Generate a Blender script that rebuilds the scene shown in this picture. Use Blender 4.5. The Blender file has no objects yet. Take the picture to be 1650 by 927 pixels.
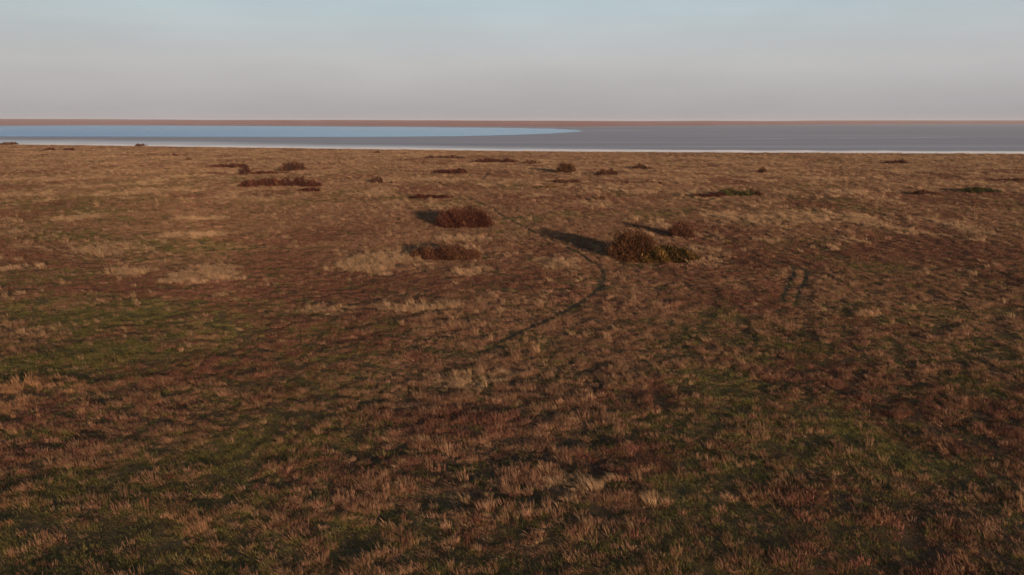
import bpy, math, random
import numpy as np
from mathutils import Vector

# ------------------------------------------------------------------ camera, sky, sun, exposure
scene = bpy.context.scene
COL = scene.collection
CAM_H = 15.0
F_PX, W_PX, H_PX = 1246.0, 1650.0, 927.0
HORIZON_ROW = 196.5
PITCH = math.atan((H_PX / 2 - HORIZON_ROW) / F_PX)

cam_d = bpy.data.cameras.new("camera")
cam = bpy.data.objects.new("camera", cam_d)
COL.objects.link(cam)
cam.location = (0, 0, CAM_H)
cam.rotation_euler = (math.pi / 2 - PITCH, 0, 0)
cam_d.sensor_width = 36.0
cam_d.lens = 36.0 * F_PX / W_PX
cam_d.clip_start = 0.5
cam_d.clip_end = 60000
scene.camera = cam

SUN_EL = math.radians(7.0)
SUN_AZ = math.radians(158.0)          # clockwise from +Y (view direction): behind the camera, to the right
sun_dir = Vector((math.sin(SUN_AZ) * math.cos(SUN_EL), math.cos(SUN_AZ) * math.cos(SUN_EL), math.sin(SUN_EL)))

world = bpy.data.worlds.new("World")
scene.world = world
world.use_nodes = True
nt = world.node_tree
nt.nodes.clear()
w_out = nt.nodes.new("ShaderNodeOutputWorld")
w_bg = nt.nodes.new("ShaderNodeBackground")
w_sky = nt.nodes.new("ShaderNodeTexSky")
w_sky.sky_type = 'NISHITA'
w_sky.sun_disc = False
w_sky.sun_elevation = SUN_EL
w_sky.sun_rotation = SUN_AZ
w_sky.altitude = 0
w_sky.air_density = 1.0
w_sky.dust_density = 1.0
w_sky.ozone_density = 1.0
w_bg.inputs["Strength"].default_value = 0.117
# a grey haze layer lies low over the whole horizon, the same all round
w_geo = nt.nodes.new("ShaderNodeTexCoord")
w_sep = nt.nodes.new("ShaderNodeSeparateXYZ")
nt.links.new(w_geo.outputs["Generated"], w_sep.inputs[0])


def w_ramp(stops):
    nd = nt.nodes.new("ShaderNodeValToRGB")
    el = nd.color_ramp.elements
    el[0].position, el[0].color = stops[0][0], (*stops[0][1], 1)
    el[1].position, el[1].color = stops[-1][0], (*stops[-1][1], 1)
    for p, c in stops[1:-1]:
        e = el.new(p); e.color = (*c, 1)
    nt.links.new(w_sep.outputs["Z"], nd.inputs["Fac"])
    return nd.outputs["Color"]


w_hue = w_ramp([(0.0, (0.345, 0.330, 0.358)), (0.025, (0.400, 0.386, 0.408)), (0.07, (0.480, 0.474, 0.486)), (0.11, (0.475, 0.515, 0.545)),
                (0.15, (0.430, 0.525, 0.590)), (0.30, (0.29, 0.42, 0.54))])
w_fac = w_ramp([(0.0, (0.96,) * 3), (0.10, (0.94,) * 3), (0.18, (0.75,) * 3), (0.45, (0.0,) * 3)])
w_scale = nt.nodes.new("ShaderNodeVectorMath"); w_scale.operation = 'SCALE'
w_scale.inputs["Scale"].default_value = 1.0 / 0.15
nt.links.new(w_hue, w_scale.inputs[0])
# faint high cloud veil
w_map = nt.nodes.new("ShaderNodeMapping")
w_map.inputs["Scale"].default_value = (2.6, 2.6, 11.0)
w_noise = nt.nodes.new("ShaderNodeTexNoise")
w_noise.inputs["Scale"].default_value = 1.6
w_noise.inputs["Detail"].default_value = 5
nt.links.new(w_geo.outputs["Generated"], w_map.inputs[0])
nt.links.new(w_map.outputs[0], w_noise.inputs["Vector"])
w_veil = nt.nodes.new("ShaderNodeMapRange")
w_veil.inputs["From Min"].default_value = 0.3
w_veil.inputs["From Max"].default_value = 0.7
w_veil.inputs["To Min"].default_value = 0.95
w_veil.inputs["To Max"].default_value = 1.05
nt.links.new(w_noise.outputs["Fac"], w_veil.inputs["Value"])
w_mix = nt.nodes.new("ShaderNodeMix"); w_mix.data_type = 'RGBA'
nt.links.new(w_fac, w_mix.inputs[0])
nt.links.new(w_sky.outputs[0], w_mix.inputs[6])
nt.links.new(w_scale.outputs[0], w_mix.inputs[7])
w_mul = nt.nodes.new("ShaderNodeVectorMath"); w_mul.operation = 'SCALE'
nt.links.new(w_mix.outputs[2], w_mul.inputs[0])
nt.links.new(w_veil.outputs[0], w_mul.inputs["Scale"])
nt.links.new(w_mul.outputs[0], w_bg.inputs["Color"])
nt.links.new(w_bg.outputs[0], w_out.inputs["Surface"])

sun_data = bpy.data.lights.new("sun", 'SUN')
sun_data.energy = 5.0
sun_data.angle = math.radians(0.5)
sun_data.color = (1.0, 0.745, 0.53)
sun = bpy.data.objects.new("sun", sun_data)
COL.objects.link(sun)
sun.rotation_euler = (-sun_dir).to_track_quat('-Z', 'Y').to_euler()
sun.location = (20, -40, 60)

scene.view_settings.view_transform = 'Standard'
scene.view_settings.look = 'None'
scene.view_settings.exposure = 0.4
scene.view_settings.gamma = 1.0
scene.view_settings.use_curve_mapping = False
scene.render.engine = 'CYCLES'

# ------------------------------------------------------------------ helpers
rng = np.random.default_rng(7)
random.seed(7)
CP, SP = math.cos(PITCH), math.sin(PITCH)


def spot(px, py):
    """Place on the flat steppe that the photograph shows at this pixel."""
    u = (np.asarray(px, float) - W_PX / 2) / F_PX
    v = (np.asarray(py, float) - H_PX / 2) / F_PX
    dz = -SP - v * CP
    dy = CP - v * SP
    t = CAM_H / -dz
    return u * t, dy * t


def px_per_m(y):
    return F_PX / (y * CP + CAM_H * SP)


def hash2(ix, iy, seed):
    h = (ix.astype(np.int64) * 374761393 + iy.astype(np.int64) * 668265263 + seed * 982451653) & 0xFFFFFFFF
    h = ((h ^ (h >> 13)) * 1274126177) & 0xFFFFFFFF
    h = h ^ (h >> 16)
    return (h & 0xFFFF) / 65535.0


def vnoise(x, y, seed=0):
    ix, iy = np.floor(x), np.floor(y)
    fx, fy = x - ix, y - iy
    fx = fx * fx * (3 - 2 * fx)
    fy = fy * fy * (3 - 2 * fy)
    a = hash2(ix, iy, seed); b = hash2(ix + 1, iy, seed)
    c = hash2(ix, iy + 1, seed); d = hash2(ix + 1, iy + 1, seed)
    return (a * (1 - fx) + b * fx) * (1 - fy) + (c * (1 - fx) + d * fx) * fy


def fbm(x, y, seed=0, octaves=4):
    s = 0; amp = 0.5; tot = 0
    for o in range(octaves):
        s = s + amp * vnoise(x * 2 ** o + 17.3 * o, y * 2 ** o - 9.1 * o, seed + o)
        tot += amp
        amp *= 0.5
    return s / tot


def sstep(a, b, x):
    t = np.clip((x - a) / (b - a), 0, 1)
    return t * t * (3 - 2 * t)


def mesh_from(name, V, faces_flat, loop_sizes, mats=(), smooth=False):
    me = bpy.data.meshes.new(name)
    V = np.asarray(V, dtype=np.float32)
    me.vertices.add(len(V))
    me.vertices.foreach_set("co", V.ravel())
    faces_flat = np.asarray(faces_flat, dtype=np.int32)
    loop_sizes = np.asarray(loop_sizes, dtype=np.int32)
    me.loops.add(len(faces_flat))
    me.loops.foreach_set("vertex_index", faces_flat)
    me.polygons.add(len(loop_sizes))
    starts = np.concatenate([[0], np.cumsum(loop_sizes)[:-1]]).astype(np.int32)
    me.polygons.foreach_set("loop_start", starts)
    me.polygons.foreach_set("loop_total", loop_sizes)
    me.update(calc_edges=True)
    if smooth:
        me.polygons.foreach_set("use_smooth", np.ones(len(loop_sizes), dtype=bool))
    for m in mats:
        me.materials.append(m)
    return me


def add_attr(me, name, values, typ='FLOAT', domain='POINT'):
    a = me.attributes.new(name, typ, domain)
    key = {'FLOAT': 'value', 'FLOAT_VECTOR': 'vector', 'INT': 'value'}[typ]
    a.data.foreach_set(key, np.asarray(values, dtype=np.float32 if typ != 'INT' else np.int32).ravel())


def obj(name, me, parent=None, label=None, category=None, group=None, kind=None):
    o = bpy.data.objects.new(name, me)
    COL.objects.link(o)
    if parent is not None:
        o.parent = parent
    if label: o["label"] = label
    if category: o["category"] = category
    if group: o["group"] = group
    if kind: o["kind"] = kind
    return o


class Nodes:
    def __init__(self, name):
        self.m = bpy.data.materials.new(name)
        self.m.use_nodes = True
        self.t = self.m.node_tree
        self.t.nodes.clear()
        self.out = self.n("ShaderNodeOutputMaterial")

    def n(self, typ, **kw):
        nd = self.t.nodes.new(typ)
        for k, v in kw.items():
            setattr(nd, k, v)
        return nd

    def l(self, a, b):
        self.t.links.new(a, b)

    def noise(self, vec, scale, detail=4, rough=0.55):
        nd = self.n("ShaderNodeTexNoise")
        nd.inputs["Scale"].default_value = scale
        nd.inputs["Detail"].default_value = detail
        nd.inputs["Roughness"].default_value = rough
        if vec is not None:
            self.l(vec, nd.inputs["Vector"])
        return nd.outputs["Fac"]

    def ramp(self, fac, stops):
        nd = self.n("ShaderNodeValToRGB")
        el = nd.color_ramp.elements
        el[0].position, el[0].color = stops[0][0], (*stops[0][1], 1)
        el[1].position, el[1].color = stops[-1][0], (*stops[-1][1], 1)
        for p, c in stops[1:-1]:
            e = el.new(p); e.color = (*c, 1)
        self.l(fac, nd.inputs["Fac"])
        return nd.outputs["Color"]

    def mix(self, fac, a, b, blend='MIX'):
        nd = self.n("ShaderNodeMix", data_type='RGBA', blend_type=blend)
        for s, v in ((nd.inputs[0], fac), (nd.inputs[6], a), (nd.inputs[7], b)):
            if hasattr(v, "is_linked") or hasattr(v, "links"):
                self.l(v, s)
            elif isinstance(v, (int, float)):
                s.default_value = v
            else:
                s.default_value = (*v, 1)
        return nd.outputs[2]

    def attr(self, name, kind='GEOMETRY'):
        nd = self.n("ShaderNodeAttribute", attribute_name=name, attribute_type=kind)
        return nd

    def coords(self, scale=(1, 1, 1)):
        tc = self.n("ShaderNodeTexCoord")
        mp = self.n("ShaderNodeMapping")
        mp.inputs["Scale"].default_value = scale
        self.l(tc.outputs["Object"], mp.inputs["Vector"])
        return mp.outputs["Vector"]

    def principled(self, col, rough=0.9, spec=0.2, normal=None):
        p = self.n("ShaderNodeBsdfPrincipled")
        if hasattr(col, "links"):
            self.l(col, p.inputs["Base Color"])
        else:
            p.inputs["Base Color"].default_value = (*col, 1)
        p.inputs["Roughness"].default_value = rough
        p.inputs["Specular IOR Level"].default_value = spec
        if normal is not None:
            self.l(normal, p.inputs["Normal"])
        self.l(p.outputs[0], self.out.inputs["Surface"])
        return p


# ------------------------------------------------------------------ the lake outline (places on the plain)
near_shore = [(-500, 229.5), (0, 233.0), (200, 235.6), (400, 238.4), (640, 241.6), (820, 244), (960, 245.0), (1150, 246.0), (1320, 247.0),
              (1650, 248.6), (2200, 251)]
far_shore = [(-500, 204.0), (0, 202.3), (150, 201.5), (400, 202.3), (650, 203.6), (820, 204.6), (930, 204.8), (1060, 203.2), (1250, 201.6),
             (1430, 200.6), (1650, 200.3), (2200, 200.6)]


def dense(pl, step=12):
    out = []
    for (a, b), (c, d) in zip(pl[:-1], pl[1:]):
        k = max(1, int(abs(c - a) / step))
        for i in range(k):
            t = i / k
            out.append((a + (c - a) * t, b + (d - b) * t))
    out.append(pl[-1])
    return np.array(out)


NS = dense(near_shore)
NSX, NSY = spot(NS[:, 0], NS[:, 1])
NSY = NSY + 5.0 * (fbm(NSX / 22.0, NSX * 0 + 3.3, 40) - 0.5)
FS = dense(far_shore)
FSX, FSY = spot(FS[:, 0], FS[:, 1])
FSY = FSY * (1 + 0.05 * (fbm(FSX / 240.0, FSX * 0 + 1.3, 41) - 0.5))


def bearing(x, y):
    return x / np.maximum(y, 1.0)


NSB, FSB = NSX / NSY, FSX / FSY


def shore_near(x, y):
    return np.interp(bearing(x, y), NSB, NSY)


def shore_far(x, y):
    return np.interp(bearing(x, y), FSB, FSY)


def relief(x, y):
    near = 0.34 * (fbm(x / 9.0, y / 9.0, 3, 3) - 0.5) + 0.5 * (fbm(x / 31.0, y / 31.0, 5, 2) - 0.5)
    near = near + 0.16 * (fbm(x / 1.5, y / 1.5, 9, 2) - 0.5) * sstep(130, 70, y)
    near = near * (1 - sstep(0.75, 0.97, y / shore_near(x, y)))
    dn = y - shore_near(x, y)
    df = y - shore_far(x, y)
    basin = -1.2 * sstep(0, 40, dn)
    far_up = 1.2 * sstep(-60, 0, df)
    hill = sstep(0, 2500, df) * (3 + 9 * sstep(0.15, -0.6, bearing(x, y)) + 7 * sstep(0.1, 0.5, bearing(x, y))
                                 + 9 * fbm(x / 1300.0, y / 2600.0, 61, 4))
    return np.where(y < 1.0, near, near + basin + far_up * (dn > 0) + hill * 2.0)


# ------------------------------------------------------------------ what grows where
# (px, py, width px, height px, kind, strength) of the patches one can see
PATCH = [
    (130, 352, 80, 12, 'straw', 1.0), (318, 354, 60, 7, 'straw', .9), (318, 380, 85, 8, 'straw', .9), (340, 442, 135, 32, 'straw', 1.0),
    (617, 428, 130, 34, 'straw', 1.2), (760, 440, 84, 18, 'straw', 1.3), (180, 402, 190, 22, 'straw', .7), (40, 432, 90, 12, 'straw', .7),
    (205, 438, 70, 14, 'straw', .8), (670, 500, 150, 22, 'straw', .8), (530, 503, 100, 14, 'straw', .6), (775, 616, 150, 40, 'straw', 1.0),
    (40, 642, 110, 50, 'straw', .9), (330, 850, 110, 60, 'straw', .9), (930, 790, 90, 36, 'straw', .9), (1060, 820, 50, 50, 'straw', .7),
    (1250, 352, 230, 24, 'straw', .75), (1400, 508, 70, 10, 'straw', .9), (150, 287, 40, 5, 'straw', .9), (225, 312, 50, 5, 'straw', .9),
    (900, 425, 90, 20, 'straw', .6), (1140, 425, 90, 14, 'straw', .6), (720, 403, 120, 14, 'straw', .5), (1180, 800, 60, 50, 'straw', .6),
    (130, 700, 160, 50, 'straw', .4), (1150, 410, 60, 20, 'straw', .5), (760, 385, 130, 10, 'straw', .5), (450, 680, 160, 50, 'straw', .3),
    (860, 890, 80, 40, 'straw', .6), (1560, 900, 120, 50, 'straw', .5), (1330, 800, 90, 40, 'straw', .4), (740, 890, 90, 60, 'straw', .5),
    (120, 465, 270, 22, 'red', 1.0), (420, 462, 260, 20, 'red', .8), (840, 450, 240, 40, 'red', .8), (680, 578, 50, 14, 'red', 1.1),
    (320, 600, 240, 50, 'red', .9), (1100, 430, 300, 60, 'red', .5), (760, 690, 240, 90, 'red', .7), (1180, 480, 260, 60, 'red', .7),
    (1460, 660, 110, 26, 'red', 1.0), (1310, 810, 170, 70, 'red', .7), (800, 870, 220, 80, 'red', .6), (1040, 640, 200, 50, 'red', .6),
    (1000, 740, 180, 50, 'red', .8), (240, 330, 300, 16, 'red', .3), (560, 470, 160, 30, 'red', .5), (60, 393, 120, 10, 'red', .6),
    (440, 410, 180, 18, 'red', .5), (880, 320, 300, 20, 'red', .5), (1300, 620, 240, 60, 'red', .3), (560, 760, 180, 60, 'red', .5),
    (200, 510, 480, 70, 'green', 1.1), (150, 580, 400, 70, 'green', 1.1), (570, 530, 200, 40, 'green', 1.0), (1270, 562, 170, 50, 'green', .9),
    (1580, 625, 170, 60, 'green', .9), (1510, 750, 150, 50, 'green', 1.1), (390, 725, 130, 60, 'green', .9), (1360, 690, 150, 60, 'green', .7),
    (120, 330, 300, 50, 'green', .5), (330, 400, 240, 40, 'green', .4), (1040, 690, 150, 60, 'green', .5), (530, 720, 120, 60, 'green', .6),
    (80, 790, 180, 80, 'green', .6), (1560, 560, 260, 60, 'green', .4), (560, 860, 160, 60, 'green', .5), (1400, 870, 160, 60, 'green', .5),
    (1160, 620, 140, 50, 'green', .5), (1100, 900, 140, 50, 'green', .5), (860, 560, 140, 40, 'green', .4),
    (1210, 538, 30, 22, 'dark', 1.3), (1290, 537, 44, 16, 'dark', 1.1), (1170, 520, 90, 10, 'dark', .8), (1065, 655, 34, 40, 'dark', 1.0),
    (960, 715, 60, 70, 'dark', .9), (720, 770, 120, 40, 'dark', .8), (1560, 548, 50, 10, 'dark', 1.0), (300, 800, 110, 30, 'dark', .9),
    (610, 730, 40, 60, 'dark', .8), (830, 745, 160, 40, 'dark', .7), (1620, 600, 30, 30, 'dark', .9), (1480, 800, 200, 60, 'dark', .6),
    (160, 880, 160, 70, 'dark', .7), (370, 590, 110, 14, 'dark', .7), (1200, 770, 90, 24, 'dark', .8), (1000, 900, 160, 60, 'dark', .6),
    (830, 540, 60, 14, 'dark', .9), (1420, 820, 60, 40, 'dark', .8),
]
KINDS = ['straw', 'brown', 'green', 'red', 'dark']
P_G = []
for (a, b, w, h, k, s) in PATCH:
    cx, cy = spot(a, b)
    _, y0 = spot(a, b + h / 2)
    _, y1 = spot(a, b - h / 2)
    if k == 'straw' and b > 560:
        s *= 0.85
    P_G.append((float(cx), float(cy), w / 2 / px_per_m(cy), float(y1 - y0) / 2, k, s))


def cover(x, y):
    """Weights of the five kinds of plant at each place."""
    fs = 1.0
    big = 0.55 * fbm(x / 26.0, y / 34.0, 11, 4)
    Wt = {}
    Wt['straw'] = 0.05 + (0.55 + 0.65 * sstep(40, 75, y)) * sstep(0.56, 0.74, fbm(x / 5.5, y / 7.0, 21, 4)) * sstep(0.38, 0.62, fbm(x / 40, y / 60, 22, 3)) + 0.32 * sstep(90, 330, y)
    Wt['brown'] = 0.62 + 0.4 * (fbm(x / 4, y / 4, 31, 3) - 0.5) + 0.35 * sstep(90, 330, y)
    Wt['green'] = 0.12 + 1.0 * sstep(0.52, 0.72, fbm(x / 12.0, y / 12.0, 51, 4)) + 0.45 * sstep(-0.12, -0.5, bearing(x, y)) + 0.30 * sstep(0.05, 0.45, bearing(x, y)) * sstep(110, 50, y)
    Wt['red'] = 0.26 + 1.5 * sstep(0.50, 0.68, fbm(x / 14.0 + 3, y / 18.0, 71, 4))
    Wt['dark'] = 0.05 + 0.9 * sstep(0.58, 0.72, fbm(x / 4.5, y / 5.0, 91, 3)) * sstep(160, 50, y)
    wob = 0.9 * (fbm(x / 2.2, y / 2.8, 101, 3) - 0.5) + 0.5 * (fbm(x / 9, y / 12.0, 103, 2) - 0.5)
    for (cx, cy, rx, ry, k, s) in P_G:
        near = (np.abs(x - cx) < rx * 1.8) & (np.abs(y - cy) < ry * 1.8)
        if not near.any():
            continue
        d = np.zeros_like(x)
        r = np.sqrt(((x[near] - cx) / rx) ** 2 + ((y[near] - cy) / ry) ** 2) + wob[near] * (2.2 if k == 'straw' else 1.5)
        d[near] = sstep(1.25, 0.2, r) * s
        for q in KINDS:
            Wt[q] = Wt[q] * (1 - 0.62 * np.clip(d, 0, 1)) if q != k else Wt[q] + (0.95 if k == 'straw' else 1.4) * d
    return np.stack([np.clip(Wt[k], 0.001, None) for k in KINDS], -1)


# worn wheel tracks and the footpath
def ground_line(pts):
    d = np.array(pts, float)
    X, Y = spot(d[:, 0], d[:, 1])
    P = np.stack([X, Y], -1)
    # Catmull-Rom
    Q = []
    PP = np.vstack([2 * P[0] - P[1], P, 2 * P[-1] - P[-2]])
    for i in range(1, len(PP) - 2):
        for t in np.linspace(0, 1, 14, endpoint=False):
            a, b, c, e = PP[i - 1], PP[i], PP[i + 1], PP[i + 2]
            Q.append(0.5 * ((2 * b) + (c - a) * t + (2 * a - 5 * b + 4 * c - e) * t * t + (3 * b - a - 3 * c + e) * t ** 3))
    Q.append(P[-1])
    return np.array(Q)


TRACKS = [
    (ground_line([(748, 316), (772, 326), (800, 341), (832, 360), (872, 379), (915, 399), (950, 418), (968, 432), (974, 444), (969, 460),
                  (948, 480), (915, 501), (880, 519), (848, 534), (815, 550), (780, 571)]), 0.20,
     'footpath', 'dark narrow footpath bending past the tall olive bush', ),
    (ground_line([(1228, 417), (1258, 424), (1277, 431), (1281, 440), (1274, 455), (1266, 470), (1261, 486)]), 0.19,
     'wheel_track', 'pair of thin dark wheel ruts curving through the dry grass'),
    (ground_line([(1289, 431), (1299, 437), (1300, 446), (1293, 460), (1287, 474), (1281, 494)]), 0.21,
     'wheel_track', 'pair of thin dark wheel ruts curving through the dry grass'),
    (ground_line([(786, 279), (783, 285), (776, 290)]), 0.40,
     'footpath', 'short far piece of dark footpath below the long low red shrubs'),
]
TR_PTS = [(t[0], t[1]) for t in TRACKS]


def track_gap(x, y):
    m = np.ones(len(x), bool)
    where = np.zeros(len(x))
    for Q, hw in TR_PTS:
        box = (x > Q[:, 0].min() - 2) & (x < Q[:, 0].max() + 2) & (y > Q[:, 1].min() - 2) & (y < Q[:, 1].max() + 2)
        idx = np.nonzero(box & m)[0]
        if len(idx) == 0:
            continue
        # distance to each segment
        a = Q[:-1]; b = Q[1:]
        best = np.full(len(idx), 1e9)
        along = np.zeros(len(idx))
        si = 0
        p = np.stack([x[idx], y[idx]], -1)
        for s0, s1 in zip(a, b):
            e = s1 - s0
            t = np.clip(((p - s0) @ e) / (e @ e), 0, 1)
            dd = np.hypot(*(p - s0 - t[:, None] * e).T)
            along = np.where(dd < best, si + t, along)
            best = np.minimum(best, dd)
            si += 1
        hit = best < hw * (0.8 + 0.5 * vnoise(along / 3.0, along * 0, 77)) + 0.12
        m[idx[hit]] = False
        where[idx[hit]] = along[hit] / len(a)
    return m, where


# ------------------------------------------------------------------ materials of the setting
def mat_ground():
    N = Nodes("steppe_soil")
    v = N.coords()
    n1 = N.noise(v, 0.35, 6, 0.6)
    n2 = N.noise(v, 3.0, 5, 0.6)
    n3 = N.noise(v, 0.004, 5, 0.6)
    base = N.ramp(n2, [(0.3, (0.022, 0.016, 0.011)), (0.7, (0.065, 0.043, 0.028))])
    tint = N.attr("plant_colour").outputs["Color"]
    c = N.mix(0.32, base, tint)
    c2 = N.mix(N.ramp(n1, [(0.35, (0, 0, 0)), (0.7, (0.25, 0.25, 0.25))]), c, (0.13, 0.085, 0.055))
    far = N.attr("far").outputs["Fac"]
    farcol = N.ramp(n3, [(0.3, (0.40, 0.14, 0.115)), (0.5, (0.46, 0.19, 0.15)), (0.7, (0.50, 0.25, 0.19))])
    c3 = N.mix(far, c2, farcol)
    b = N.n("ShaderNodeBump")
    b.inputs["Strength"].default_value = 0.6
    b.inputs["Distance"].default_value = 0.08
    N.l(n2, b.inputs["Height"])
    N.principled(c3, 1.0, 0.05, b.outputs[0])
    return N.m


def mat_lakebed():
    N = Nodes("salt_mud")
    v1 = N.coords((0.0016, 0.016, 1))
    v2 = N.coords((0.02, 0.05, 1))
    n1 = N.noise(v1, 1.0, 6, 0.6)
    n2 = N.noise(v2, 1.0, 5, 0.6)
    mud = N.ramp(n1, [(0.30, (0.30, 0.268, 0.288)), (0.44, (0.335, 0.298, 0.316)), (0.55, (0.365, 0.328, 0.345)), (0.72, (0.50, 0.46, 0.47))])
    salt = N.ramp(n2, [(0.3, (0.72, 0.68, 0.67)), (0.7, (0.86, 0.82, 0.81))])
    s = N.attr("salt").outputs["Fac"]
    c = N.mix(s, mud, salt)
    N.principled(c, 0.7, 0.25)
    return N.m


def mat_salt():
    N = Nodes("salt_crust")
    v = N.coords((0.05, 0.2, 1))
    n = N.noise(v, 1.0, 6, 0.65)
    c = N.ramp(n, [(0.3, (0.70, 0.63, 0.60)), (0.6, (0.86, 0.81, 0.78))])
    N.principled(c, 0.85, 0.2)
    return N.m


def mat_water():
    N = Nodes("lake_water")
    v = N.coords((0.25, 0.9, 1))
    n = N.noise(v, 1.0, 4, 0.6)
    b = N.n("ShaderNodeBump")
    b.inputs["Strength"].default_value = 0.9
    b.inputs["Distance"].default_value = 0.5
    N.l(n, b.inputs["Height"])
    v2 = N.coords((0.0006, 0.0022, 1))
    c = N.ramp(N.noise(v2, 1.0, 3), [(0.3, (0.05, 0.20, 0.46)), (0.7, (0.09, 0.28, 0.54))])
    c = N.mix(N.attr("shallow").outputs["Fac"], c, (0.42, 0.62, 0.76))
    p = N.principled(c, 0.25, 0.5, b.outputs[0])
    p.inputs["IOR"].default_value = 1.33
    return N.m


def mat_track():
    N = Nodes("trodden_soil")
    v = N.coords()
    n = N.noise(v, 2.5, 5, 0.6)
    c = N.ramp(n, [(0.3, (0.040, 0.030, 0.017)), (0.7, (0.085, 0.062, 0.036))])
    N.principled(c, 1.0, 0.05)
    return N.m


TINT = {'straw': (0.43, 0.265, 0.148), 'brown': (0.285, 0.150, 0.088), 'green': (0.165, 0.144, 0.043), 'red': (0.206, 0.085, 0.057),
        'dark': (0.050, 0.040, 0.022)}
TINT_A = np.array([TINT[k] for k in KINDS])

# ------------------------------------------------------------------ ground sheet
M_GROUND = mat_ground()
rows = list(np.arange(-60, 16, 4.0))
yy = 16.0
while yy < 16000:
    rows.append(yy)
    yy += max(0.55, yy * 0.0125)
rows = np.array(rows)
ncol = 360
tcol = np.linspace(-1, 1, ncol)
HW = 70 + 1.15 * np.clip(rows, 0, None)
GX = tcol[None, :] * HW[:, None]
GY = np.repeat(rows[:, None], ncol, 1)
gx, gy = GX.ravel(), GY.ravel()
gz = relief(gx, gy)
nr = len(rows)
i0 = (np.arange(nr - 1)[:, None] * ncol + np.arange(ncol - 1)[None, :]).ravel()
quads = np.stack([i0, i0 + 1, i0 + ncol + 1, i0 + ncol], -1)
me = mesh_from("ground", np.stack([gx, gy, gz], -1), quads.ravel(), np.full(len(quads), 4), [M_GROUND], True)
cw = cover(gx, gy)
cw = cw ** 1.5
cw /= cw.sum(-1, keepdims=True)
add_attr(me, "plant_colour", cw @ TINT_A, 'FLOAT_VECTOR')
add_attr(me, "far", sstep(0, 30, gy - shore_near(gx, gy)))
obj("ground", me, kind="structure", label="dry brown steppe plain reaching to the horizon", category="ground")

# ------------------------------------------------------------------ lake bed, salt crust, water
def strip(name, A, B, z, mat, n_across=1, attr=None):
    """Sheet between two polylines with the same number of points."""
    k = len(A)
    ts = np.linspace(0, 1, n_across + 1)
    V = []
    for t in ts:
        g = t ** 2 if n_across > 4 else t
        V.append(np.column_stack([A * (1 - g) + B * g, np.full(k, z)]))
    V = np.vstack(V)
    q = []
    for r in range(n_across):
        a = r * k + np.arange(k - 1)
        q.append(np.stack([a, a + 1, a + k + 1, a + k], -1))
    q = np.vstack(q)
    return mesh_from(name, V, q.ravel(), np.full(len(q), 4), [mat]), V


M_BED, M_SALT, M_WATER, M_TRACK = mat_lakebed(), mat_salt(), mat_water(), mat_track()
bb = np.linspace(NSB.min(), NSB.max(), 400)
nyl = np.interp(bb, NSB, NSY)
fyl = np.interp(bb, FSB, FSY)
A = np.stack([bb * nyl, nyl], -1)
B = np.stack([bb * fyl, fyl], -1)
me, V = strip("lake_bed", A, B, 0.04, M_BED, 60)
dn = V[:, 1] - shore_near(V[:, 0], V[:, 1])
df = shore_far(V[:, 0], V[:, 1]) - V[:, 1]
lf = sstep(0.25, -0.7, bearing(V[:, 0], V[:, 1]))
wn = 18 + 110 * lf + 30 * fbm(V[:, 0] / 60, V[:, 1] * 0, 81, 3)
salt = sstep(1.5, 0.35, dn / wn) * (0.7 + 0.3 * lf) * (0.75 + 0.5 * fbm(V[:, 0] / 300, dn / 25, 84, 3))
add_attr(me, "salt", np.clip(salt, 0, 1))
obj("lake_bed", me, kind="structure", label="flat grey dried mud bed of the salt lake", category="lake bed")

wv = (12 + 9 * fbm(A[:, 0] / 30, A[:, 0] * 0, 83, 4)) * (A[:, 1] / 400) ** 1.3
prof = [(-0.12, 0.0), (0.0, 0.06), (0.2, 0.60), (0.5, 0.95), (0.8, 0.60), (1.0, 0.05)]     # crust raised into a low berm, shaped to catch the low sun
V = []
for t_, z_ in prof:
    o_ = t_ * wv
    zz_ = z_ * (0.6 + 0.8 * fbm(A[:, 0] / 14, A[:, 0] * 0 + t_, 89, 3))
    V.append(np.column_stack([A + np.stack([bb * o_, o_], -1), np.where(np.full(len(bb), 0 < t_ < 1), zz_, z_) + 0.03]))
kk = len(bb)
q = np.vstack([np.stack([r_ * kk + np.arange(kk - 1), r_ * kk + np.arange(1, kk), (r_ + 1) * kk + np.arange(1, kk), (r_ + 1) * kk + np.arange(kk - 1)], -1)
               for r_ in range(len(prof) - 1)])
me = mesh_from("salt_crust", np.vstack(V), q.ravel(), np.full(len(q), 4), [M_SALT], True)
obj("salt_crust", me, kind="structure", label="bright white salt crust along the grassy shore", category="salt crust")
wv = 0.028 * B[:, 1] * (0.4 + 1.2 * fbm(B[:, 0] / 500, B[:, 0] * 0, 85, 3))
me, V = strip("salt_crust", B - np.stack([bb * wv, wv], -1), B + np.stack([bb * 8, np.full(len(bb), 8)], -1), 0.35, M_SALT, 2)
obj("salt_crust", me, kind="structure", label="thin pale salt line under the far reddish bank", category="salt crust")

# pale salt streak lying out on the mud on the right
def streak(pix, name, label):
    d = dense(pix, 10)
    x0, y0 = spot(d[:, 0], d[:, 1])
    k = np.arange(len(d)) / (len(d) - 1)
    th = (np.sin(k * math.pi) ** 0.5) * 0.016 * y0 * (0.35 + 1.3 * fbm(k * 14, k * 0, 87 + len(d), 3))
    a = np.stack([x0, y0 - th / 2], -1)
    b = np.stack([x0, y0 + th / 2], -1)
    me, _ = strip(name, a, b, 0.08, M_SALT, 1)
    obj(name, me, kind="structure", label=label, category="salt crust")


streak([(1120, 224.5), (1300, 223.0), (1450, 222.3), (1540, 221.0), (1700, 221.2)], "salt_streak", "thin pale salt streak lying across the grey mud flat")
streak([(930, 211.2), (990, 210.6), (1060, 210.2)], "salt_streak", "faint pinkish salt streak trailing off the tip of the water")

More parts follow.
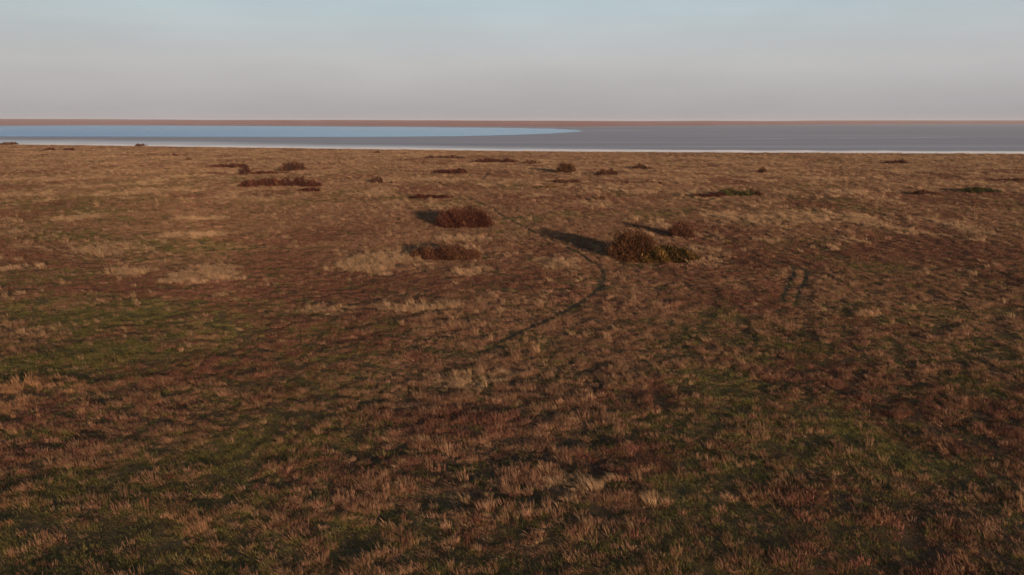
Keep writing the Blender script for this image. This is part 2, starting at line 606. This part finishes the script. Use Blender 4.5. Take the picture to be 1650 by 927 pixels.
wat_near = [(-500, 220.6), (0, 220.6), (250, 221.0), (450, 221.4), (600, 221.3), (740, 220.2), (830, 218.0), (885, 215.8), (925, 213.2), (938, 212.2)]
wat_far = [(-500, 205.2), (0, 203.6), (150, 202.7), (400, 203.4), (650, 205.0), (800, 206.2), (880, 207.6), (920, 209.2), (930, 210.0), (938, 211.6)]
wn_ = dense(wat_near, 10)
wf_ = dense(wat_far, 10)
tx = np.concatenate([np.linspace(-500, 800, 120), np.linspace(806, 938, 60)])
an = np.interp(tx, wn_[:, 0], wn_[:, 1]) + 0.3 * (fbm(tx / 14, tx * 0, 5, 3) - 0.5) * sstep(100, 900, tx)
af = np.interp(tx, wf_[:, 0], wf_[:, 1]) + 0.9 * (fbm(tx / 12, tx * 0 + 9, 6, 3) - 0.5) * sstep(600, 900, tx)
ax_, ay_ = spot(tx, an)
bx_, by_ = spot(tx, np.minimum(af, an - 0.05))
me, V = strip("lake_water", np.stack([ax_, ay_], -1), np.stack([bx_, by_], -1), 0.20, M_WATER, 30)
add_attr(me, "shallow", sstep(-0.62, 0.08, bearing(V[:, 0], V[:, 1])) * 0.7)
obj("lake_water", me, kind="structure", label="pale blue sheet of shallow lake water", category="water")

# ------------------------------------------------------------------ tracks
for Q, hw, nm, lab in TRACKS:
    tng = np.gradient(Q, axis=0)
    tng /= np.linalg.norm(tng, axis=1)[:, None]
    nrm = np.stack([-tng[:, 1], tng[:, 0]], -1)
    k = np.arange(len(Q)) / (len(Q) - 1)
    wdt = hw * (0.6 + 0.6 * fbm(k * 20, k * 0, 9, 3)) * np.clip(np.minimum(k, (1 - k) * 0.3) * 8 + 0.03, 0, 1)
    a = Q + nrm * wdt[:, None]
    b = Q - nrm * wdt[:, None]
    me, V = strip(nm, a, b, 0, M_TRACK, 1)
    z = relief(V[:, 0], V[:, 1]) + 0.03
    V[:, 2] = z
    me.vertices.foreach_set("co", V.astype(np.float32).ravel())
    me.update()
    obj(nm, me, kind="structure", label=lab, category="path")

# ------------------------------------------------------------------ bushes
def mat_leaf(name, stops, transl=0.25):
    N = Nodes(name)
    f = N.attr("hue").outputs["Fac"]
    c = N.ramp(f, stops)
    d = N.n("ShaderNodeBsdfDiffuse")
    t = N.n("ShaderNodeBsdfTranslucent")
    N.l(c, d.inputs["Color"]); N.l(c, t.inputs["Color"])
    m = N.n("ShaderNodeMixShader")
    m.inputs[0].default_value = transl
    N.l(d.outputs[0], m.inputs[1]); N.l(t.outputs[0], m.inputs[2])
    N.l(m.outputs[0], N.out.inputs["Surface"])
    return N.m


def mat_bark():
    N = Nodes("twig_bark")
    n = N.noise(N.coords(), 9.0, 4)
    c = N.ramp(n, [(0.3, (0.045, 0.026, 0.018)), (0.7, (0.12, 0.07, 0.045))])
    N.principled(c, 0.95, 0.1)
    return N.m


M_BARK = mat_bark()
LEAF = {
    'red': mat_leaf("russet_foliage", [(0.0, (0.022, 0.009, 0.007)), (0.5, (0.080, 0.027, 0.018)), (0.85, (0.145, 0.053, 0.030)), (1.0, (0.22, 0.11, 0.055))]),
    'olive': mat_leaf("olive_brown_foliage", [(0.0, (0.026, 0.014, 0.008)), (0.5, (0.092, 0.039, 0.019)), (0.85, (0.150, 0.068, 0.031)), (1.0, (0.24, 0.13, 0.065))]),
    'green': mat_leaf("green_foliage", [(0.0, (0.018, 0.021, 0.009)), (0.5, (0.046, 0.041, 0.015)), (0.8, (0.085, 0.068, 0.024)), (1.0, (0.24, 0.19, 0.08))]),
    'yellow': mat_leaf("yellowing_foliage", [(0.0, (0.014, 0.014, 0.007)), (0.35, (0.055, 0.033, 0.013)), (0.55, (0.12, 0.062, 0.021)), (0.75, (0.21, 0.112, 0.030)), (1.0, (0.36, 0.23, 0.07))]),
    'brown': mat_leaf("brown_foliage", [(0.0, (0.032, 0.016, 0.011)), (0.5, (0.095, 0.040, 0.024)), (0.85, (0.165, 0.075, 0.039)), (1.0, (0.22, 0.13, 0.07))]),
}


def unit(v):
    return v / np.maximum(np.linalg.norm(v, axis=-1, keepdims=True), 1e-6)


def leaf_mesh(name, lobes, n, length, width, mat, r, upright):
    """lobes: (cx, cy, rx, ry, h) in metres about the bush's foot; leaf blades through the volume of the lobes."""
    vols = np.array([l[2] * l[3] * l[4] for l in lobes])
    cnt = np.maximum(8, (n * vols / vols.sum()).astype(int))
    P, D, C = [], [], []
    for (cx, cy, rx, ry, h), k in zip(lobes, cnt):
        u = unit(r.normal(size=(k, 3)))
        u[:, 2] = np.abs(u[:, 2])
        ang = np.arctan2(u[:, 1], u[:, 0])
        bump = 0.74 + 0.55 * (fbm(ang * 1.9 + cx * 3 + 11, u[:, 2] * 3.4 + cy, r.integers(999), 3))
        rad = r.random(k) ** 0.36 * bump * np.where(r.random(k) < 0.11, r.uniform(1.0, 1.26, k), 1.0)
        p = u * rad[:, None] * np.array([rx, ry, h])
        p[:, 2] = np.maximum(p[:, 2] * 0.97, 0.02)
        P.append(p + np.array([cx, cy, 0]))
        D.append(unit(unit(u / np.array([rx, ry, h])) * 0.6 + np.array([0, 0, upright]) + r.normal(size=(k, 3)) * 0.45))
        C.append(np.full(k, r.random()))
    P, D, C = np.vstack(P), np.vstack(D), np.concatenate(C)
    k = len(P)
    clump = fbm(P[:, 0] * 1.3 + P[:, 2] * 0.9 + 5, P[:, 1] * 1.3 - P[:, 2] * 1.1, r.integers(999), 3)
    keep = clump > 0.34
    P, D, C, clump = P[keep], D[keep], C[keep], clump[keep]
    k = len(P)
    hue = np.clip(0.05 + 1.25 * (clump - 0.25) + 0.18 * (C - 0.5) + r.normal(size=k) * 0.17, 0, 1)
    side = unit(np.cross(D, r.normal(size=(k, 3))))
    L = length * r.uniform(0.6, 1.4, k)[:, None]
    Wd = width * r.uniform(0.6, 1.4, k)[:, None]
    bend = r.normal(size=(k, 3)) * 0.12 * L
    v0 = P - D * L * 0.5 - side * Wd * 0.25
    v1 = P - D * L * 0.5 + side * Wd * 0.25
    v2 = P + side * Wd * 0.5 + bend
    v3 = P + D * L * 0.5 + bend * 0.5
    v4 = P - side * Wd * 0.5 + bend
    V = np.stack([v0, v1, v2, v3, v4], 1).reshape(-1, 3)
    V[:, 2] = np.maximum(V[:, 2], -0.05)
    base = np.arange(k)[:, None] * 5
    F = np.concatenate([base + np.array([[0, 1, 2, 4]]), base + np.array([[2, 3, 4]])], 1)
    me = mesh_from(name, V, F.ravel(), np.tile([4, 3], k), [mat])
    add_attr(me, "hue", np.repeat(hue, 5))
    return me


def stem_mesh(name, lobes, n, r, rad):
    V, F, S = [], [], []
    vols = np.array([l[2] * l[3] * l[4] for l in lobes]); vols = vols / vols.sum()
    for i in range(n):
        cx, cy, rx, ry, h = lobes[r.choice(len(lobes), p=vols)]
        u = unit(r.normal(size=3)); u[2] = abs(u[2]) * 0.9 + 0.25; u = unit(u)
        foot = np.array([cx + u[0] * rx * 0.35, cy + u[1] * ry * 0.35, -0.12])
        tip = np.array([cx, cy, 0]) + u * np.array([rx, ry, h]) * r.uniform(0.8, 1.16)
        mid = (foot + tip) / 2 + np.array([0, 0, 0.12 * h]) + r.normal(size=3) * 0.06 * h
        pts = [foot, (foot + mid) / 2 + r.normal(size=3) * 0.02, mid, (mid + tip) / 2 + r.normal(size=3) * 0.02 * h, tip]
        rs = [rad, rad * 0.8, rad * 0.6, rad * 0.4, rad * 0.15]
        b = len(V)
        for p, q in zip(pts, rs):
            for a in range(4):
                V.append(p + q * np.array([math.cos(a * math.pi / 2), math.sin(a * math.pi / 2), 0]))
        for s in range(4):
            for a in range(4):
                F += [b + s * 4 + a, b + s * 4 + (a + 1) % 4, b + s * 4 + 4 + (a + 1) % 4, b + s * 4 + 4 + a]
                S.append(4)
    return mesh_from(name, np.array(V), F, S, [M_BARK])


FOOT = []          # footprints that grass keeps out of


def bush(name, label, x0, x1, base, top, palette, shape='dome', cat='bush', upright=0.7, depth=None, dens=1.0, group=None, extra=()):
    """x0, x1, base, top: pixel extents in the photograph; the bush stands on the plain at its base."""
    cxp = (x0 + x1) / 2
    X, Y = spot(cxp, base)
    s = px_per_m(Y)
    w = (x1 - x0) / s
    h = (base - top) / s / math.cos(math.atan2(CAM_H, Y))
    dpt = depth if depth else max(0.5 * h, min(w * 0.8, 1.1 * w if shape == 'dome' else max(h * 1.6, 1.0)))
    # what is seen of the top includes some of the depth; keep the far side lower
    h = max(0.25, h - 0.05 * dpt * CAM_H / Y)
    Y = Y + dpt * 0.5
    X = X * (Y / (Y - dpt * 0.5))
    r = np.random.default_rng(int(x0 * 7 + base * 13) % 99991)
    lobes = []
    if shape == 'dome':
        lobes.append((0, 0, w * 0.46, dpt * 0.5, h * 0.96))
        for i in range(5):
            a = r.uniform(0, 2 * math.pi)
            lobes.append((math.cos(a) * w * 0.24, math.sin(a) * dpt * 0.24, w * r.uniform(.2, .27), dpt * 0.25, h * r.uniform(0.6, 0.98)))
    elif shape == 'row':
        k = max(4, int(1.5 * w / max(h, 0.5)))
        for i in range(k):
            t = (i + 0.5) / k
            e = 0.5 + 0.5 * math.sin(math.pi * t) ** 0.5
            lobes.append(((t - 0.5) * w * 0.94 + r.normal() * 0.1, r.normal() * dpt * 0.12, w / k * r.uniform(.8, 1.7), dpt * r.uniform(.3, .5),
                          h * e * r.uniform(0.55, 1.05)))
    elif shape == 'ragged':
        k = r.integers(4, 7)
        for i in range(k):
            t = r.uniform(0.1, 0.9)
            lobes.append(((t - 0.5) * w * 0.9, r.normal() * dpt * 0.15, w * r.uniform(.12, .24), dpt * r.uniform(.25, .45), h * r.uniform(0.45, 1.05)))
        lobes.append((0, 0, w * 0.46, dpt * 0.4, h * 0.5))
    z = float(relief(np.array([X]), np.array([Y]))[0])
    root = obj(name, None, None, label, cat, "shrubs scattered over the steppe")
    root.location = (X, Y, z - 0.03)
    area = (x1 - x0) * max(base - top, 4)
    n = int(np.clip(area * 6.0 * dens, 500, 24000))
    leaf = float(np.clip(1.5 / s, 0.13, 0.8))
    obj("foliage", leaf_mesh("foliage", lobes, n, leaf * 1.7, leaf * 0.55, LEAF[palette], r, upright), root, kind="stuff")
    obj("stems", stem_mesh("stems", lobes, int(np.clip(area / 22, 10, 110)), r, float(np.clip(0.35 / s, 0.022, 0.10))), root, kind="stuff")
    FOOT.append((float(X), float(Y), w * 0.44, dpt * 0.42))
    return root


bush("russet_bush", "wide dark russet dome-shaped bush with a dark shadow, beside the footpath", 698, 801, 369, 335, 'red', 'dome', upright=1.3, depth=6.0, dens=1.3)
bush("olive_bush", "tallest olive-brown rounded bush, next to the yellowing shrub and the footpath bend", 974, 1066, 423, 372, 'olive', 'dome', upright=0.8, depth=5.0, dens=1.2)
bush("yellowing_shrub", "low yellow-green shrub growing against the tallest olive-brown bush", 1046, 1126, 425, 395, 'yellow', 'row', 'shrub', depth=3.0, dens=1.3)
bush("reddish_bush", "small reddish brown bush standing alone behind the tallest olive-brown bush", 1072, 1123, 384, 357, 'brown', 'dome', depth=2.8)
bush("low_shrub_patch", "low spreading red-brown shrub patch beside tall pale straw grass", 664, 776, 421, 397, 'brown', 'row', 'shrub', depth=3.4, dens=0.8)
bush("round_brown_bush", "round brown bush behind the long low hedge of russet shrub", 450, 495, 277, 259, 'brown', 'dome', depth=5.0)
bush("small_upright_bush", "small upright russet bush at the end of a flat red strip", 384, 405, 282, 263, 'red', 'dome', depth=2.2)
bush("flat_shrub", "flat red strip of shrub tapering to one end behind the small upright bush", 334, 403, 271, 263, 'red', 'row', 'shrub', depth=3.5)
bush("flat_shrub", "thin low red shrub line between the upright bush and the round brown bush", 400, 466, 282, 276, 'red', 'row', 'shrub', depth=2.5)
bush("shrub_hedge", "longest hedge-like row of dark russet shrub", 396, 516, 302, 285, 'red', 'row', 'shrub', depth=5.0, dens=1.2)
bush("low_shrub", "small low russet shrub at the foot of the long hedge", 487, 518, 309, 301, 'red', 'row', 'shrub', depth=2.2)
bush("small_bush", "small solitary brown bush with a low red tail, between hedge and mound of shrub", 594, 618, 296, 284, 'brown', 'dome', depth=2.2)
bush("low_shrub", "low red-brown shrub row behind the wide russet dome bush", 658, 735, 320, 311, 'red', 'row', 'shrub', depth=3.0)
bush("shrub_mound", "dark red shrub mound with two humps", 694, 751, 280, 269, 'red', 'ragged', 'shrub', depth=3.5, dens=1.2)
bush("low_shrub", "long low dark shrub nearest the salt shore, beyond the two-humped mound", 682, 750, 256, 250, 'brown', 'row', 'shrub', depth=4.0)
bush("low_shrub", "low red shrub row leading up to a small rounded bush", 759, 836, 262, 254, 'red', 'row', 'shrub', depth=4.0)
bush("small_bush", "small rounded dark bush at the end of the low red shrub row", 839, 873, 265, 257, 'brown', 'dome', depth=3.5)
bush("olive_dome_bush", "olive dome-shaped bush standing alone with a thin shadow towards the lake", 895, 929, 280, 263, 'olive', 'dome', depth=4.0)
bush("low_shrub", "low dark brown shrub in front of the solitary olive dome bush", 888, 938, 296, 288, 'brown', 'row', 'shrub', depth=3.0)
bush("yellow_shrub", "low yellow-green herb patch near the low dark brown shrub", 858, 900, 304, 299, 'yellow', 'row', 'shrub', depth=2.5)
bush("low_bush", "brown bush with a low trailing side, beside the solitary olive dome bush", 955, 1000, 285, 273, 'brown', 'ragged', depth=3.2)
bush("low_bush", "flat-topped brown bush farther out than the trailing brown bush", 1013, 1056, 274, 264, 'brown', 'ragged', depth=3.6)
bush("low_shrub", "small dull brown shrub alone between the olive bush and yellow-green herbs", 944, 978, 323, 315, 'brown', 'ragged', 'shrub', depth=2.0)
bush("small_bush", "tiny upright olive bush standing alone on open steppe", 1220, 1237, 280, 270, 'olive', 'dome', depth=2.0)
bush("green_shrub", "long low green-centred shrub with red-brown ends", 1160, 1214, 318, 304, 'green', 'row', 'shrub', depth=3.0)
bush("low_shrub", "low red shrub joined to the green-centred shrub on the shadow side", 1120, 1166, 319, 310, 'red', 'row', 'shrub', depth=2.5)
bush("low_shrub", "brown shrub joined to the green-centred shrub on the sunny side", 1203, 1233, 317, 304, 'brown', 'ragged', 'shrub', depth=2.5)
bush("low_shrub", "brown low shrub next to the dense dark green shrub", 1470, 1517, 314, 304, 'brown', 'ragged', 'shrub', depth=2.5)
bush("green_shrub", "dense dark green low shrub standing apart next to a brown one", 1550, 1607, 311, 300, 'green', 'row', 'shrub', depth=3.5, dens=1.3)
bush("low_shrub", "ragged reddish shrub near the salt shore on otherwise open steppe", 1418, 1472, 264, 257, 'red', 'ragged', 'shrub', depth=3.0)
bush("low_shrub", "thin low brown shrub line beyond the dense dark green shrub", 1602, 1660, 292, 286, 'brown', 'row', 'shrub', depth=2.5)
bush("far_shrub", "dark low shrub right against the pale salt flat below the water", -2, 27, 233.5, 228.5, 'brown', 'row', 'shrub', depth=4.0)
bush("far_shrub", "long ragged dark shrub near the shore beside a smaller one", 66, 97, 243, 238, 'red', 'ragged', 'shrub', depth=4.0)
bush("far_shrub", "smaller ragged shrub near the shore beside the long ragged one", 101, 120, 243, 238.5, 'red', 'ragged', 'shrub', depth=3.0)
bush("far_shrub", "small dark hump of shrub on the very edge of the salt crust", 218, 237, 236, 231.5, 'brown', 'row', 'shrub', depth=4.0)
bush("far_bush", "tiny pointed red bush on the open far steppe", 275, 287, 251.5, 246, 'red', 'ragged', depth=2.5)
bush("far_bush", "tiny dark green tuft of bush on the open far steppe", 299, 309, 258.5, 254.5, 'olive', 'dome', depth=2.0)
bush("far_bush", "very small brown bush close to the salt shore on bare steppe", 602, 613, 247, 243.5, 'brown', 'dome', depth=2.5)
bush("low_shrub", "faint low reddish shrub beyond the small dull brown shrub", 1000, 1072, 298, 293, 'red', 'row', 'shrub', depth=2.0, dens=0.6)
bush("low_shrub", "thin red shrub tail beside the small solitary brown bush", 612, 640, 296, 292, 'red', 'row', 'shrub', depth=1.5, dens=0.6)

# ------------------------------------------------------------------ grass and herbs (stuff, instanced tufts)
def mat_grass(name, transl=0.3):
    N = Nodes(name)
    tint = N.attr("tint", 'INSTANCER').outputs["Color"]
    sh = N.attr("shade").outputs["Fac"]
    c = N.mix(1.0, tint, N.ramp(sh, [(0.0, (0.45, 0.42, 0.40)), (0.5, (0.95, 0.95, 0.95)), (1.0, (1.0, 1.0, 1.0))]), 'MULTIPLY')
    d = N.n("ShaderNodeBsdfDiffuse")
    t = N.n("ShaderNodeBsdfTranslucent")
    N.l(c, d.inputs["Color"]); N.l(c, t.inputs["Color"])
    m = N.n("ShaderNodeMixShader")
    m.inputs[0].default_value = transl
    N.l(d.outputs[0], m.inputs[1]); N.l(t.outputs[0], m.inputs[2])
    N.l(m.outputs[0], N.out.inputs["Surface"])
    return N.m


M_GRASS = mat_grass("dry_grass_blades")


def tuft(name, n, h, spread, width, lean, splay, r, twig=False):
    """One tuft: n bent blades of three segments."""
    a = r.uniform(0, 2 * math.pi, n)
    rr = spread * np.sqrt(r.random(n))
    foot = np.stack([np.cos(a) * rr, np.sin(a) * rr, np.full(n, -0.06)], -1)
    H = h * r.uniform(0.45, 1.1, n)
    out = np.stack([np.cos(a), np.sin(a), np.zeros(n)], -1) * (splay * r.uniform(0.2, 1.2, n))[:, None] + np.array([-1, 0.25, 0]) * (lean * r.uniform(0.5, 1.4, n))[:, None] \
        + r.normal(size=(n, 3)) * 0.12 * np.array([1, 1, 0])
    sd = r.uniform(0, math.pi, n)
    side = np.stack([np.cos(sd), np.sin(sd), np.zeros(n)], -1)
    w = width * r.uniform(0.6, 1.4, n)[:, None]
    up = np.array([0, 0, 1.0])
    p0 = foot
    p1 = foot + (up * 0.45 + out * 0.22) * H[:, None]
    p2 = foot + (up * 0.80 + out * 0.60) * H[:, None]
    p3 = foot + (up * 0.98 + out * 1.0) * H[:, None]
    wm = 1.0 if not twig else 1.3
    V = np.stack([p0 - side * w * .4, p0 + side * w * .4, p1 - side * w * .5, p1 + side * w * .5, p2 - side * w * .45 * wm, p2 + side * w * .45 * wm, p3], 1).reshape(-1, 3)
    b = np.arange(n)[:, None] * 7
    F = np.concatenate([b + np.array([[0, 1, 3, 2]]), b + np.array([[2, 3, 5, 4]]), b + np.array([[4, 5, 6]])], 1)
    me = mesh_from(name, V, F.ravel(), np.tile([4, 4, 3], n), [M_GRASS])
    add_attr(me, "shade", np.repeat(np.clip(r.normal(0.5, 0.28, n), 0, 1), 7))
    return me


SPEC = {   # blades, height, spread, width, lean, splay
    'straw': dict(n=32, h=0.34, spread=0.15, width=0.010, lean=0.60, splay=0.50),
    'brown': dict(n=34, h=0.20, spread=0.17, width=0.010, lean=0.55, splay=0.70),
    'green': dict(n=36, h=0.13, spread=0.19, width=0.011, lean=0.45, splay=0.90),
    'red': dict(n=36, h=0.17, spread=0.17, width=0.011, lean=0.30, splay=0.75, twig=True),
    'dark': dict(n=32, h=0.09, spread=0.20, width=0.013, lean=0.25, splay=0.95, twig=True),
}
INFO = {
    'straw': ("straw_grass", "tall pale straw-coloured grass standing in leaning tufts", "grass"),
    'brown': ("brown_grass", "short dry brown grass covering the steppe", "grass"),
    'green': ("green_grass", "short olive green grass growing in low patches", "grass"),
    'red': ("red_herbs", "low reddish brown herbs in broad patches", "herbs"),
    'dark': ("dark_herbs", "very low dark herbs in hollows between grass", "herbs"),
}


def scatter():
    xs, ys, ss = [], [], []
    y = 15.0
    while y < 560:
        dy = max(1.5, y * 0.03)
        s = max(1.0, (y / 42.0)) ** 0.66
        hw = 0.74 * y + 8
        k = rng.poisson(64.0 / s ** 2 * dy * 2 * hw)
        xs.append(rng.uniform(-hw, hw, k)); ys.append(rng.uniform(y, y + dy, k)); ss.append(np.full(k, s))
        y += dy
    return np.concatenate(xs), np.concatenate(ys), np.concatenate(ss)


tx, ty, ts = scatter()
ok = ty < shore_near(tx, ty) - 1.0
for (fx, fy, frx, fry) in FOOT:
    ok &= ((tx - fx) / frx) ** 2 + ((ty - fy) / fry) ** 2 > 1
tx, ty, ts = tx[ok], ty[ok], ts[ok]
wts = cover(tx, ty) ** 1.6
cum = np.cumsum(wts / wts.sum(-1, keepdims=True), -1)
kind_i = np.minimum((rng.random(len(tx))[:, None] > cum).sum(-1), 4)
# low dark and green growth; more of it nearby imitates the vignetted foreground
gap = fbm(tx / 1.5, ty / 1.1, 131, 3)
low = ((gap < 0.485 - 0.16 * sstep(30, 110, ty)) & (rng.random(len(tx)) < 0.75)) | ((fbm(tx / 0.55, ty / 0.55, 133, 2) < 0.34) & (rng.random(len(tx)) < 0.7 * sstep(220, 50, ty)))
kind_i = np.where(low, np.where(rng.random(len(tx)) < 0.30, 2, 4), kind_i)
# only short trodden growth is left on the tracks
off, along = track_gap(tx, ty)
on_track = ~off
kind_i = np.where(on_track, np.where(rng.random(len(tx)) < 0.4, 2, 4), kind_i)
keep = ~on_track | (rng.random(len(tx)) < 0.42 + 0.30 * sstep(0.60, 0.85, along) + 0.25 * sstep(0.85, 1.0, along) + 0.5 * sstep(0.12, 0.0, along))
tx, ty, ts, kind_i, on_track = tx[keep], ty[keep], ts[keep], kind_i[keep], on_track[keep]
tz = relief(tx, ty)

ng = bpy.data.node_groups.new("tuft_scatter", 'GeometryNodeTree')
ng.interface.new_socket(name="Geometry", in_out='INPUT', socket_type='NodeSocketGeometry')
ng.interface.new_socket(name="Tufts", in_out='INPUT', socket_type='NodeSocketCollection')
ng.interface.new_socket(name="Geometry", in_out='OUTPUT', socket_type='NodeSocketGeometry')
gi = ng.nodes.new("NodeGroupInput"); go = ng.nodes.new("NodeGroupOutput")
ci = ng.nodes.new("GeometryNodeCollectionInfo")
ci.inputs["Separate Children"].default_value = True
ci.inputs["Reset Children"].default_value = True
iop = ng.nodes.new("GeometryNodeInstanceOnPoints")
iop.inputs["Pick Instance"].default_value = True


def named(n, t):
    nd = ng.nodes.new("GeometryNodeInputNamedAttribute")
    nd.data_type = t
    nd.inputs["Name"].default_value = n
    return nd.outputs["Attribute"]


ng.links.new(gi.outputs["Geometry"], iop.inputs["Points"])
ng.links.new(gi.outputs["Tufts"], ci.inputs["Collection"])
ng.links.new(ci.outputs[0], iop.inputs["Instance"])
ng.links.new(named("pick", 'INT'), iop.inputs["Instance Index"])
e2r = ng.nodes.new("FunctionNodeEulerToRotation")
ng.links.new(named("turn", 'FLOAT_VECTOR'), e2r.inputs[0])
ng.links.new(e2r.outputs[0], iop.inputs["Rotation"])
ng.links.new(named("size", 'FLOAT_VECTOR'), iop.inputs["Scale"])
ng.links.new(iop.outputs[0], go.inputs[0])

for ki, k in enumerate(KINDS):
    nm, lab, cat = INFO[k]
    coll = bpy.data.collections.new(nm + "_tufts")
    NV = 4
    for v in range(NV):
        r = np.random.default_rng(100 * ki + v)
        sp = dict(SPEC[k])
        coll.objects.link(bpy.data.objects.new("tuft_%s_%d" % (k, v), tuft("tuft_%s_%d" % (k, v), r=r, **sp)))
    m = kind_i == ki
    n = int(m.sum())
    x, y, z, s = tx[m], ty[m], tz[m], ts[m]
    me = bpy.data.meshes.new(nm)
    me.vertices.add(n)
    me.vertices.foreach_set("co", np.stack([x, y, z], -1).astype(np.float32).ravel())
    add_attr(me, "pick", rng.integers(0, NV, n), 'INT')
    turn = np.zeros((n, 3)); turn[:, 2] = rng.normal(0, 0.55, n)
    turn[:, 0] = rng.normal(0, 0.08, n); turn[:, 1] = rng.normal(0, 0.08, n)
    add_attr(me, "turn", turn, 'FLOAT_VECTOR')
    u = rng.lognormal(0, 0.30, n)
    f1 = fbm(x / 0.75, y / 0.75, 160, 3)
    vig = (0.80 + 0.45 * fbm(x / 3.2, y / 3.2, 140 + ki, 3)) * (0.38 + 1.12 * sstep(0.32, 0.66, f1))
    if k == 'straw':
        vig = vig * (0.68 + 0.32 * sstep(30, 70, y))
    zz = u * vig * np.where(on_track[m], 0.6, 1.0) * (1 + 0.25 * sstep(70, 35, y))
    xy = rng.lognormal(0, 0.22, n) * s * 0.88
    zz = zz * (0.84 + 0.16 * sstep(40, 90, y))
    add_attr(me, "size", np.stack([xy, xy, zz], -1), 'FLOAT_VECTOR')
    base = TINT_A[ki][None, :] * rng.lognormal(0, 0.16 if k == 'straw' else 0.28, n)[:, None]
    other = TINT_A[rng.integers(0, 4, n)]
    mixf = np.clip(rng.normal(0.14, 0.14, n), 0, 0.6)[:, None]
    if k == 'straw':        # nearer straw is tinted redder and darker in patches
        rust = sstep(0.35, 0.65, fbm(x / 18.0, y / 18.0, 170, 3)) * sstep(90, 35, y)
        base = base * (1 - rust[:, None]) + base * np.array([0.86, 0.70, 0.62]) * rust[:, None]
    patch = (0.8 + 0.45 * fbm(x / 7.0, y / 9.0, 150 + ki, 3))[:, None]
    tint = (base * (1 - mixf) + other * mixf) * patch
    add_attr(me, "tint", np.clip(tint, 0.01, 0.8), 'FLOAT_VECTOR')
    o = obj(nm, me, None, lab, cat, kind="stuff")
    md = o.modifiers.new("tufts", 'NODES')
    md.node_group = ng
    sock = [i for i in ng.interface.items_tree if i.name == "Tufts"][0]
    md[sock.identifier] = coll
    print(nm, n)

# ------------------------------------------------------------------ thin evening haze
def haze_box():
    import bmesh
    bm = bmesh.new()
    bmesh.ops.create_cube(bm, size=1.0)
    me = bpy.data.meshes.new("haze")
    bm.to_mesh(me); bm.free()
    m = bpy.data.materials.new("evening_haze")
    m.use_nodes = True
    t = m.node_tree
    t.nodes.clear()
    out = t.nodes.new("ShaderNodeOutputMaterial")
    pv = t.nodes.new("ShaderNodeVolumePrincipled")
    pv.inputs["Color"].default_value = (0.86, 0.86, 0.90, 1)
    pv.inputs["Density"].default_value = 0.00005
    pv.inputs["Anisotropy"].default_value = 0.0
    t.links.new(pv.outputs[0], out.inputs["Volume"])
    me.materials.append(m)
    top, bot = 62.0, -3.0
    o = obj("haze", me, None, "thin pale evening haze over the whole plain", "haze", kind="stuff")
    o.location = (0, 7900, (top + bot) / 2)
    o.scale = (42000, 17000, top - bot)


haze_box()
